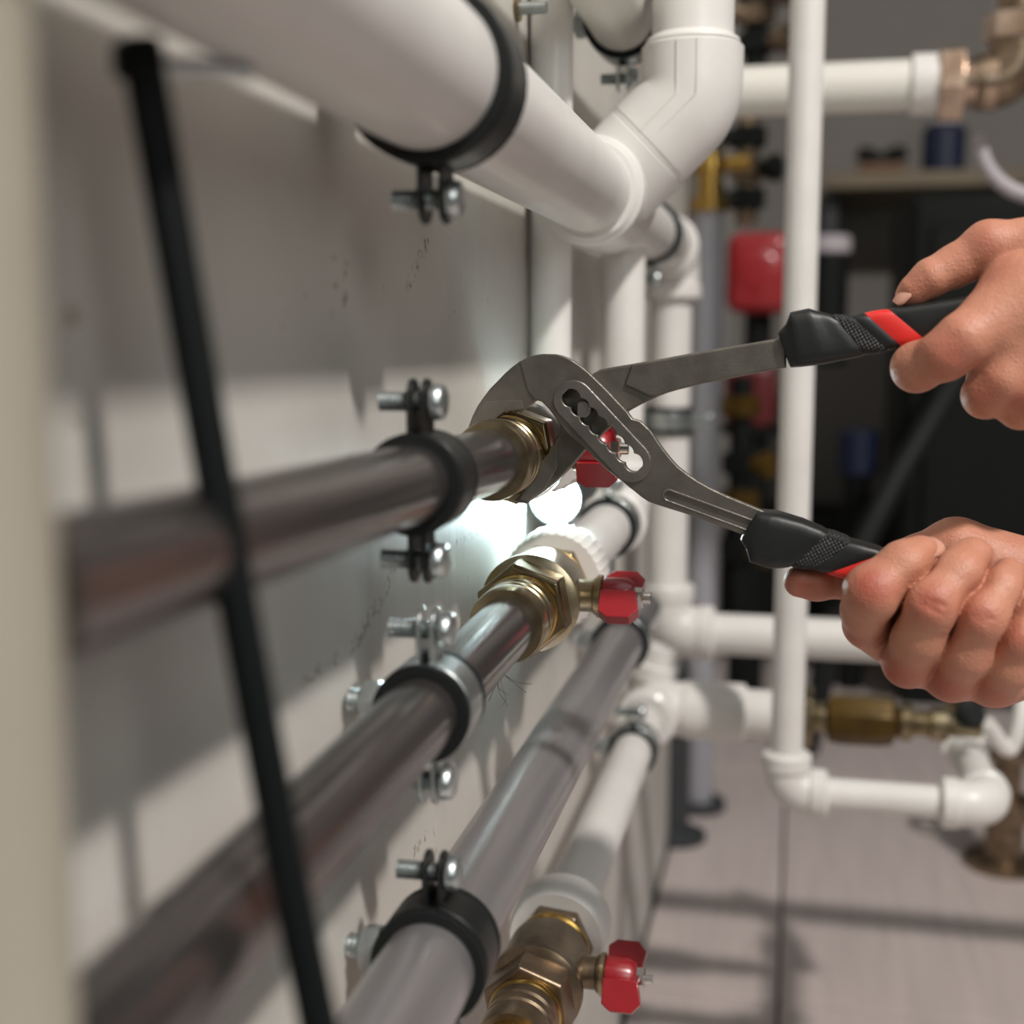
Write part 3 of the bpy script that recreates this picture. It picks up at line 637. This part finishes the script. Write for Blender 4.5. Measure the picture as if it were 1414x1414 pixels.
# ------------------------------------------------------------------ hands (smooth blended distance field, one continuous surface each)
def surf(Vg, org, h):
    S = Vg < 0; nx, ny, nz = Vg.shape
    acc = np.zeros((nx - 1, ny - 1, nz - 1, 3), np.float32); cnt = np.zeros((nx - 1, ny - 1, nz - 1), np.float32)
    sl = lambda ax, k, n: slice(k, n - 1 + k)
    for ax in range(3):
        o1, o2 = [q for q in range(3) if q != ax]
        for i in (0, 1):
            for j in (0, 1):
                b = [0, 0, 0]; b[o1] = i; b[o2] = j; e = list(b); e[ax] = 1
                A = Vg[tuple(slice(b[q], Vg.shape[q] - 1 + b[q]) for q in range(3))]; B = Vg[tuple(slice(e[q], Vg.shape[q] - 1 + e[q]) for q in range(3))]
                cr = (A < 0) != (B < 0); t = np.where(cr, A / np.where(cr, A - B, 1), 0)
                cnt += cr
                acc[..., ax] += np.where(cr, t, 0); acc[..., o1] += cr * i; acc[..., o2] += cr * j
    act = cnt > 0; idx = -np.ones(cnt.shape, np.int64); idx[act] = np.arange(act.sum())
    ii = np.argwhere(act); vs = (ii + acc[act] / cnt[act][:, None]) * h + org
    fs = []
    for ax in range(3):
        o1, o2 = [(1, 2), (2, 0), (0, 1)][ax]
        A = [slice(1, -1)] * 3; A[ax] = slice(0, -1); B = [slice(1, -1)] * 3; B[ax] = slice(1, None)
        sA, sB = S[tuple(A)], S[tuple(B)]; e = np.argwhere(sA != sB); inside = sA[tuple(e.T)]
        p = e + 1; p[:, ax] -= 1
        def cell(d1, d2):
            q = p.copy(); q[:, o1] += d1; q[:, o2] += d2; return idx[tuple(q.T)]
        Q = np.stack([cell(-1, -1), cell(0, -1), cell(0, 0), cell(-1, 0)], 1)
        Q[~inside] = Q[~inside][:, ::-1]; fs.append(Q)
    return vs, np.concatenate(fs)
def smin(a, b, k):
    hh = np.clip(0.5 + 0.5 * (b - a) / k, 0, 1); return b * (1 - hh) + a * hh - k * hh * (1 - hh)
class Hand:
    def __init__(s, Yc, h=0.00062): s.Yc = Yc; s.h = h; s.groups = []; s.fl = []; s.cuts = []
    def pt(s, q):
        p = U(q[0], q[1], s.Yc + q[2] / 1000); return np.array(p), q[3] * dep(p) / F
    def chain(s, pts, k=0.003): s.groups.append(([s.pt(q) for q in pts], k)); return s
    def build(s, name, parent, combine, label):
        allp = np.array([p - r for g_, _ in s.groups for p, r in g_] + [p + r for g_, _ in s.groups for p, r in g_])
        lo_, hi_ = allp.min(0) - .004, allp.max(0) + .004; h = s.h
        ax = [np.arange(lo_[i], hi_[i], h, dtype=np.float32) for i in range(3)]
        X, Y, Z = np.meshgrid(*ax, indexing='ij'); ds = []
        def seg(a, ra, b, rb):
            ba = b - a; L2 = float(ba @ ba) + 1e-12
            t = np.clip(((X - a[0]) * ba[0] + (Y - a[1]) * ba[1] + (Z - a[2]) * ba[2]) / L2, 0, 1)
            t = t.astype(np.float32)
            return np.sqrt((X - a[0] - t * ba[0]) ** 2 + (Y - a[1] - t * ba[1]) ** 2 + (Z - a[2] - t * ba[2]) ** 2) - (ra + (rb - ra) * t)
        for pts, k in s.groups:
            d = None
            for (a, ra), (b, rb) in zip(pts[:-1], pts[1:]):
                e_ = seg(a, ra, b, rb); d = e_ if d is None else smin(d, e_, k)
            ds.append(d)
        D = combine(ds, Z)
        for c, wd_, dp_ in s.cuts:                                        # shallow skin creases
            pts = [np.array(U(q[0], q[1], s.Yc + q[2] / 1000)) for q in c]
            for a, b in zip(pts[:-1], pts[1:]):
                e_ = seg(a, 0, b, 0); D = D + dp_ * np.exp(-(e_ / wd_) ** 2)
        vs, fs = surf(D, lo_, h)
        o0 = wloc(parent); me = bpy.data.meshes.new(name); me.from_pydata((vs - np.array(o0)).tolist(), [], fs.tolist())
        fl = np.zeros(len(vs), np.float32)
        for q in s.fl:
            p, r = s.pt(q); fl = np.maximum(fl, np.exp(-((vs - p) ** 2).sum(1) / (r * r)) * (q[4] if len(q) > 4 else 0.6))
        at = me.attributes.new('flush', 'FLOAT', 'POINT'); at.data.foreach_set('value', fl)
        me.shade_smooth(); o = bpy.data.objects.new(name, me); COL.objects.link(o); o.parent = parent; me.materials.append(M['skin'])
        sm = o.modifiers.new('smooth', 'SMOOTH'); sm.factor = 0.5; sm.iterations = 4
        o['label'] = label; return o
def nail(c, dx, nm, wd_, ln, parent, rad):
    """curved nail patch: c centre, dx along the finger, nm outward"""
    c, dx, nm = V(c), V(dx).normalized(), V(nm); nm = (nm - dx * nm.dot(dx)).normalized(); sx = dx.cross(nm); mb = MB(); R_ = []
    for i in range(9):
        t = -1 + 2 * i / 8; row = []
        ww = wd_ * (1 - 0.35 * abs(t) ** 3)
        for off in (0.0, -0.0007):
            r_ = []
            for k in range(9):
                q = (-1 + 2 * k / 8) * ww / rad
                r_.append(c + dx * t * ln + sx * rad * math.sin(q) + nm * (rad * math.cos(q) - rad + off - 0.0006 * t * t))
            row += r_ if off == 0 else r_[::-1]
        R_.append(row)
    return part('fingernail', MB().rings(R_), 'nail', parent, ang=60)

pe = thing('person', 'person mostly outside the frame, bare hands closed round the plier handles', 'person', U(1414, 640, YP))
# upper hand: left hand seen from its back, thumb along the top of the handle
hu = Hand(YR)
hu.chain([(1252, 409, 1, 15), (1262, 401, 0, 19), (1285, 384, 0, 25), (1318, 368, 2, 28), (1366, 342, 2, 36), (1420, 345, 3, 42), (1500, 370, 4, 50)])             # thumb
hu.chain([(1420, 415, -9, 50), (1330, 470, -20, 37), (1306, 490, -20, 34), (1266, 507, -11, 33), (1264, 507, 4, 30), (1292, 498, 17, 26), (1322, 470, 20, 24)])  # index
hu.chain([(1430, 440, -12, 46), (1384, 525, -16, 34), (1362, 545, -14, 31), (1360, 548, 2, 28), (1362, 520, 16, 27)])                                       # middle
hu.chain([(1460, 470, -11, 44), (1430, 545, -11, 34), (1410, 560, -9, 31), (1408, 556, 4, 28), (1405, 525, 17, 26)])                                      # ring
hu.chain([(1500, 480, -8, 42), (1475, 560, -6, 32), (1450, 575, -4, 28), (1440, 560, 9, 26), (1445, 530, 17, 24)])                                         # little
hu.chain([(1372, 450, -12, 40), (1430, 420, -10, 52), (1480, 440, -6, 56), (1560, 420, 2, 60), (1640, 405, 6, 62)])                                       # back of hand, wrist
hu.chain([(1400, 400, -4, 44), (1480, 400, 0, 56), (1560, 410, 4, 60)])
hu.fl = [(1314, 488, -25, 30, .75), (1358, 548, -24, 26, .65), (1410, 560, -20, 26, .6), (1360, 335, -6, 30, .35), (1262, 395, -4, 20, .3), (1380, 380, -14, 26, .3)]
hu.cuts = [([(1262, 372, -7), (1268, 392, -8), (1272, 410, -7)], .0009, .0007), ([(1272, 366, -7), (1277, 388, -8), (1280, 402, -7)], .0009, .0006)]
def comb_u(d, Z=None):
    palm = smin(d[5], d[6], .010)
    f = smin(smin(smin(d[1], d[2], .0035), d[3], .0035), d[4], .0035)
    r = smin(f, palm, .008)
    return smin(r, d[0], .0018)
h1 = hu.build('left_hand', pe, comb_u, 'left hand seen from the back, thumb along the upper plier handle')
# lower hand: right hand seen from the fingers, thumb under the handle
hl = Hand(YP)
hl.chain([(1104, 803, 4, 22), (1128, 804, 6, 24), (1165, 800, 9, 25), (1215, 790, 16, 28), (1270, 775, 20, 36), (1320, 762, 20, 46), (1400, 790, 22, 52)])     # thumb and its base
hl.chain([(1271, 768, -10, 29), (1250, 782, -14, 35), (1206, 819, -19, 40), (1197, 842, -12, 34), (1198, 862, -3, 32), (1235, 872, 12, 34)])                  # index
hl.chain([(1342, 772, -9, 31), (1324, 794, -15, 36), (1287, 836, -22, 40), (1270, 878, -18, 37), (1254, 915, -9, 33), (1290, 900, 10, 36)])                    # middle
hl.chain([(1390, 797, -9, 28), (1381, 814, -14, 33), (1355, 852, -21, 37), (1334, 902, -17, 34), (1314, 934, -8, 33), (1345, 920, 10, 36)])                    # ring
hl.chain([(1436, 822, -8, 26), (1426, 838, -13, 31), (1408, 882, -18, 31), (1392, 920, -14, 32), (1373, 942, -6, 32), (1400, 925, 10, 36)])                    # little
hl.chain([(1240, 870, 13, 32), (1330, 850, 18, 42), (1440, 850, 20, 54), (1560, 880, 22, 60), (1640, 900, 22, 60)])                                         # palm, wrist
hl.chain([(1204, 866, 4, 26), (1256, 912, 0, 28), (1314, 930, 0, 29), (1376, 938, 1, 30), (1450, 910, 8, 44), (1560, 880, 20, 58)])
hl.fl = [(1200, 808, -28, 30, .75), (1285, 832, -31, 28, .55), (1350, 850, -30, 28, .5), (1240, 926, -14, 30, .7), (1306, 944, -14, 28, .65), (1370, 952, -12, 28, .5), (1176, 868, -8, 22, .5),
         (1410, 880, -26, 26, .45), (1110, 805, 0, 26, .45)]
hl.cuts = [([(1268, 824, -31), (1288, 832, -32), (1304, 838, -31)], .0010, .0007), ([(1272, 834, -31), (1288, 842, -32), (1302, 848, -31)], .0009, .0005),
           ([(1340, 838, -30), (1356, 848, -31), (1370, 856, -29)], .0010, .0007), ([(1342, 850, -30), (1356, 858, -31), (1368, 864, -29)], .0009, .0005),
           ([(1255, 700, 12), (1300, 712, 8), (1330, 716, 7)], .0008, .0004), ([(1280, 702, 12), (1310, 722, 6)], .0007, .0004)]
def comb_l(d, Z=None):
    palm = smin(d[5], d[6], .012)
    f = smin(smin(smin(d[1], d[2], .0006), d[3], .0006), d[4], .0006)
    r = smin(smin(f, palm, .006), d[0], .001); fade = np.clip((Z - U(1280, 905, YP - .015).z) / .010, 0, 1)
    for i in (1, 2, 3):                                                   # creases where two fingers press together
        r = r + fade * .0017 * np.exp(-((d[i] - d[i + 1]) / .0023) ** 2) * np.exp(-(np.maximum(d[i], 0) / .003) ** 2)
    return r
h2 = hl.build('right_hand', pe, comb_l, 'right hand seen from the fingers, wrapped round the lower plier handle')
def nl(q, tip, base, rp_, wd_, ln, par, up=(0, 0.25, 1)):
    a, b = V(U(tip[0], tip[1], par_y + tip[2] / 1000)), V(U(base[0], base[1], par_y + base[2] / 1000))
    return nail(U(q[0], q[1], par_y + q[2] / 1000), a - b, up, wd_, ln, par, rp_)
par_y = YP
nl((1283, 748, -11), (1284, 760, -8), (1262, 768, -14), .0068, .0055, .0052, h2, (0.45, -0.15, 1))
nl((1350, 754, -9), (1352, 766, -6), (1330, 784, -15), .0074, .0060, .0050, h2, (0.45, 0.1, 1))
nl((1394, 779, -8), (1398, 790, -6), (1378, 808, -14), .0070, .0054, .0048, h2, (0.45, 0.1, 1))
par_y = YR
nl((1243, 405, -3), (1246, 414, -1), (1262, 398, -1), .0048, .0036, .0034, h1, (-1, -0.6, 0.6))
for nm, a, b in (('left_sleeve', U(1600, 410, YR + .004), U(2100, 360, YR + .02)), ('right_sleeve', U(1600, 890, YP + .022), U(2100, 1020, YP + .03))):
    part('sleeve', MB().tube([a, a + (b - a) * .03, a + (b - a) * .5, b], [.022, .028, .036, .042], 28), 'sleeve', pe, label=nm.replace('_', ' ') + ' in dark cloth outside the frame')

# ------------------------------------------------------------------ background of the boiler room
# grey standpipe with brass top
YS = 1.5; q0 = U(972, 700, YS)
t = thing('grey_standpipe', 'grey vertical standpipe with golden brass top fitting', 'pipe', V((q0.x, YS, FZ)))
part('pipe', MB().cyl(V((q0.x, YS, FZ + 0.01)), V((q0.x, YS, U(975, 288, YS).z)), 0.0165, 32), 'greypipe', t)
part('foot', MB().cyl(V((q0.x, YS, FZ)), V((q0.x, YS, FZ + 0.012)), 0.032, 24, 0.002), 'darkgrey', t)
zt = U(975, 288, YS).z
part('brass_fitting', MB().lathe(V((q0.x, YS, zt)), ZD, [(-0.004, 0.017), (-0.004, 0.021), (0.010, 0.021), (0.012, 0.015), (0.038, 0.015), (0.040, 0.020), (0.055, 0.020), (0.057, 0.012), (0.075, 0.012)], 28), 'gold', t)
part('brass_outlet', MB().cyl(V((q0.x, YS, zt + 0.048)), V((q0.x + 0.045, YS - 0.01, zt + 0.048)), 0.009, 18, 0.001), 'gold', t)
for px, py, lab in ((930, 1156, 'dark steel floor leg nearest the white pipe'), (958, 1110, 'dark steel floor leg behind the nearer leg')):
    f_ = U(px, py, 1.0); f_ = f_ * (FZ / f_.z); f_.z = FZ
    t = thing('floor_stand', lab, 'leg', f_, 'dark floor legs')
    part('post', MB().cyl(f_ + ZD * 0.004, f_ + ZD * 0.19, 0.0165, 24), 'darkgrey', t)
    part('foot_plate', MB().lathe(f_, ZD, [(0, 0.036), (0.006, 0.036), (0.012, 0.022), (0.014, 0.017)], 24), 'darkgrey', t)
# dark low skid behind everything
a, b = U(985, 905, 2.0), U(1420, 1050, 2.0)
xB0 = U(1255, 600, 2.0).x - 0.03
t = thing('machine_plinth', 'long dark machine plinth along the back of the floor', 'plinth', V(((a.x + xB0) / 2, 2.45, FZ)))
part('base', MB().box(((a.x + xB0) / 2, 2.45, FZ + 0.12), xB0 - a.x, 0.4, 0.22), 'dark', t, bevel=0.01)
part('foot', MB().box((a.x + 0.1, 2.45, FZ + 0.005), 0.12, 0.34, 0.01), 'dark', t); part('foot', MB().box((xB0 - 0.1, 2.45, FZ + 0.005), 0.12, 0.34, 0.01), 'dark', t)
# red pump
YR2 = 1.75
def bx(px0, py0, px1, py1, y, d):
    a, b = U(px0, py0, y), U(px1, py1, y); return V(((a.x + b.x) / 2, y + d / 2, (a.z + b.z) / 2)), abs(b.x - a.x), d, abs(a.z - b.z)
c, sx, sy, sz = bx(1003, 320, 1092, 432, YR2, 0.10)
t = thing('red_pump', 'bright red pump housing with black motor behind the tall slim pipe', 'pump', c)
part('housing', MB().box(c, sx, sy, sz), 'redbg', t, bevel=0.018, bseg=4)
part('volute', MB().lathe(c - V((0.0, 0.052, 0.0)), YD, [(0, 0.02), (0.002, 0.03), (0.006, 0.034)], 28), 'redbg', t)
mc = U(1142, 400, YR2 + .03); mz0, mz1 = U(1142, 505, YR2 + .03).z, U(1142, 350, YR2 + .03).z
part('motor', MB().cyl(V((mc.x, mc.y, mz0)), V((mc.x, mc.y, mz1)), 0.027, 28, 0.002), 'dark', t)
part('motor_cap', MB().cyl(V((mc.x, mc.y, mz1 - 0.001)), V((mc.x, mc.y, U(1142, 326, YR2 + .03).z)), 0.029, 28, 0.003), 'greycap', t)
part('shaft_bridge', MB().box((c.x + sx / 2 + 0.012, c.y, c.z - 0.01), 0.06, 0.04, 0.05), 'dark', t, bevel=0.004)
part('pipe_stand', MB().cyl(c - ZD * sz / 2, V((c.x, c.y, U(1040, 500, c.y).z)), 0.018, 24), 'dark', t)
c2, sx, sy, sz = bx(1000, 500, 1070, 592, YR2 + .02, 0.10)
t = thing('red_valve_box', 'dim dark red housing below the red pump', 'pump', c2)
part('housing', MB().box(c2, sx, sy, sz), 'reddark', t, bevel=0.014, bseg=3)
part('support_column', MB().cyl(V((c2.x, c2.y, FZ)), c2 - ZD * sz / 2, 0.025, 24), 'dark', t)
part('flange', MB().cyl(c2 - ZD * (sz / 2 + 0.01), c2 - ZD * (sz / 2 - 0.002), 0.042, 24), 'dark', t)
# brass manifolds with dark valves
def manifold(px, pys, y, label, m1, m2):
    b0 = U(px, pys[-1], y); t = thing('valve_manifold', label, 'manifold', b0)
    z0, z1 = U(px, pys[-1], y).z, U(px, pys[0], y).z
    part('column', MB().cyl(V((b0.x, y, z0)), V((b0.x, y, z1)), 0.013, 20), m1, t)
    for i, py in enumerate(pys[1:-1]):
        z = U(px, py, y).z
        part('hex_joint', MB().hexa(V((b0.x, y, z - 0.012)), V((b0.x, y, z + 0.012)), 0.02), m1 if i % 2 else m2, t)
        part('side_outlet', MB().lathe(V((b0.x, y, z)), V((1 if i % 2 else -1, -0.5, 0)), [(0.01, 0.010), (0.03, 0.010), (0.031, 0.016), (0.042, 0.016), (0.044, 0.010)], 16), m2, t)
manifold(1043, [-160, -70, -5, 20, 60, 100], 1.6, 'dark valve column with small shiny outlets at the top centre', 'dark', 'bronze')
manifold(1030, [160, 190, 235, 275, 310], 1.62, 'brown brass valve stack above the red pump', 'bronze', 'dark')
manifold(1016, [520, 560, 640, 690, 760, 905], 1.55, 'dark valve column low beside the grey standpipe', 'dark', 'amber')
# E: upper right white pipe with brass union
YE = 1.10; zE = U(1100, 124, YE).z; pE = lambda px: V((U(px, 124, YE).x, YE, zE))
pipe('plastic_pipe', [pE(960), pE(1262)], 0.0195, 'white2', 'stained white horizontal pipe across the upper right')
t = thing('brass_union', 'bright brass union and elbow at the upper right corner', 'union', pE(1300))
part('white_collar', MB().lathe(pE(1258), XD, [(0, 0.0195), (0, 0.0235), (0.022, 0.0235), (0.024, 0.020)], 36), 'white', t)
part('union_nut', MB().hexa(pE(1294), pE(1330), 0.026), 'pinkbrass', t, bevel=0.001)
part('barrel', MB().lathe(pE(1329), XD, [(0, 0.018), (0.014, 0.018), (0.015, 0.022), (0.024, 0.022), (0.025, 0.017), (0.034, 0.017)], 28), 'pinkbrass', t)
part('elbow_body', MB().tube(bend(pE(1402), -XD, ZD, 0.030, 0.02), 0.021, 28), 'bronze', t)
part('upper_nut', MB().hexa(pE(1402) + ZD * 0.03, pE(1402) + ZD * 0.05, 0.022), 'pinkbrass', t)
part('upper_pipe', MB().cyl(pE(1402) + ZD * 0.045, pE(1402) + ZD * 0.4, 0.0165, 24), 'bronze', t)
gq = [pE(1400) + V((0.05 * math.cos(q) + .03, 0.03, 0.05 * math.sin(q) - 0.035)) for q in np.linspace(PI * 1.0, PI * 1.9, 14)]
pipe('grey_hose', gq, 0.006, 'greycap', 'grey hose loop below the brass union', n=14, cat='hose')
gq = [pE(1372) + V((-0.0 + 0.012 * math.sin(q * 3), 0.05, 0.02 + 0.16 * q)) for q in np.linspace(0, 1, 10)]
pipe('grey_hose', gq, 0.006, 'greycap', 'grey hose standing beside the brass elbow at the top right', n=14, cat='hose')
# shelf on the back wall with tools
YSH = 2.45
s0, s1 = U(1140, 250, YSH), U(1420, 250, YSH)
t = thing('wall_shelf', 'narrow tan shelf board on the dim back wall', 'shelf', (s0 + s1) / 2)
part('board', MB().box(((s0.x + s1.x) / 2, 2.575, s0.z), s1.x - s0.x, 0.25, 0.028), 'tan', t, bevel=0.003)
for px in (1150, 1400): part('bracket', MB().box((U(px, 250, YSH).x, 2.60, s0.z - 0.05), 0.02, 0.19, 0.075), 'darkgrey', t)
c, sx, sy, sz = bx(1186, 232, 1250, 241, YSH, 0.06); c.z = s0.z + 0.014 + 0.008
t = thing('hand_tool', 'brown and black tool lying on the tan shelf', 'tool', c)
part('block', MB().box(c, sx, sy, 0.016), 'brown', t, bevel=0.003)
for s in (-1, 1): part('grip', MB().tube([c + V((s * 0.004, 0, 0.012)), c + V((s * 0.02, 0, 0.022)), c + V((s * 0.042, 0, 0.030))], [.013, .017, .012], 16), 'dark', t)
cb_ = U(1308, 250, YSH - .03); t = thing('spray_can', 'navy canister with a cloudy cap on the tan shelf', 'canister', V((cb_.x, 2.50, s0.z + 0.014)))
part('body', MB().lathe(V((cb_.x, 2.50, s0.z + 0.0142)), ZD, [(0, 0.036), (0.002, 0.038), (0.075, 0.038), (0.085, 0.028)], 28), 'navy', t)
part('cap', MB().lathe(V((cb_.x, 2.50, s0.z + 0.098)), ZD, [(0, 0.028), (0.02, 0.028), (0.028, 0.02), (0.03, 0.008)], 24), 'clear', t)
# dark boiler at the right, cabinet below the shelf
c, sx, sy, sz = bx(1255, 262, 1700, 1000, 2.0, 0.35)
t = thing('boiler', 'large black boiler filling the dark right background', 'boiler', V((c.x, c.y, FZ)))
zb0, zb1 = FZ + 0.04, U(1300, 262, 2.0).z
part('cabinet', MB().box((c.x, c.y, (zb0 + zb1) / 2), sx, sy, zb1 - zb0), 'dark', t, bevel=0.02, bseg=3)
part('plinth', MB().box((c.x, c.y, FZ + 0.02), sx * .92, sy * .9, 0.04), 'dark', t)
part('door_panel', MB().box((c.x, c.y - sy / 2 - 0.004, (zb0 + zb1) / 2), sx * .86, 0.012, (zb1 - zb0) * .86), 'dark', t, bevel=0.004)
p0, p1 = U(1165, 800, 1.7), U(1310, 540, 1.82)
t = thing('black_hose', 'thick black hose slanting up to the boiler behind the hands', 'hose', p0)
part('hose', MB().tube([V((p0.x - 0.04, 1.7, FZ + 0.016)), p0, (p0 + p1) / 2 + V((0, 0, 0.01)), p1, p1 + V((0.05, 0.09, 0.08))], 0.016, 18), 'rubber', t)
part('end_cuff', MB().cyl(p0 - (p1 - p0).normalized() * .03, p0 + (p1 - p0).normalized() * .03, 0.021, 18, .002), 'dark', t)
c = U(1185, 625, 2.1); t = thing('blue_motor', 'dim blue motor behind the slanting black hose', 'motor', V((c.x, c.y, FZ)))
part('motor', MB().cyl(c - ZD * 0.035, c + ZD * 0.035, 0.032, 24, .004), 'navy', t); part('stand', MB().cyl(V((c.x, c.y, FZ)), c - ZD * 0.034, 0.02, 20), 'dark', t)
# floor drain valve at the lower right that shades the floor
fv = U(1385, 1195, 1.0); fv = fv * (FZ / fv.z); fv.z = FZ
t = thing('floor_valve', 'dull brass floor valve standing under the lower right elbow', 'valve', fv)
part('base', MB().lathe(fv, ZD, [(0, 0.04), (0.008, 0.04), (0.012, 0.02), (0.05, 0.02), (0.052, 0.028), (0.075, 0.028), (0.078, 0.015), (0.12, 0.015)], 24), 'bronze', t)
part('hand_wheel', MB().tube([fv + V((0.03 * math.cos(q), 0.03 * math.sin(q), 0.125)) for q in np.linspace(0, 2 * PI, 25)], 0.005, 10), 'bronze', t)
part('wheel_spoke', MB().box(fv + ZD * 0.125, 0.056, 0.008, 0.006), 'bronze', t); part('wheel_spoke', MB().box(fv + ZD * 0.125, 0.008, 0.056, 0.006), 'bronze', t)
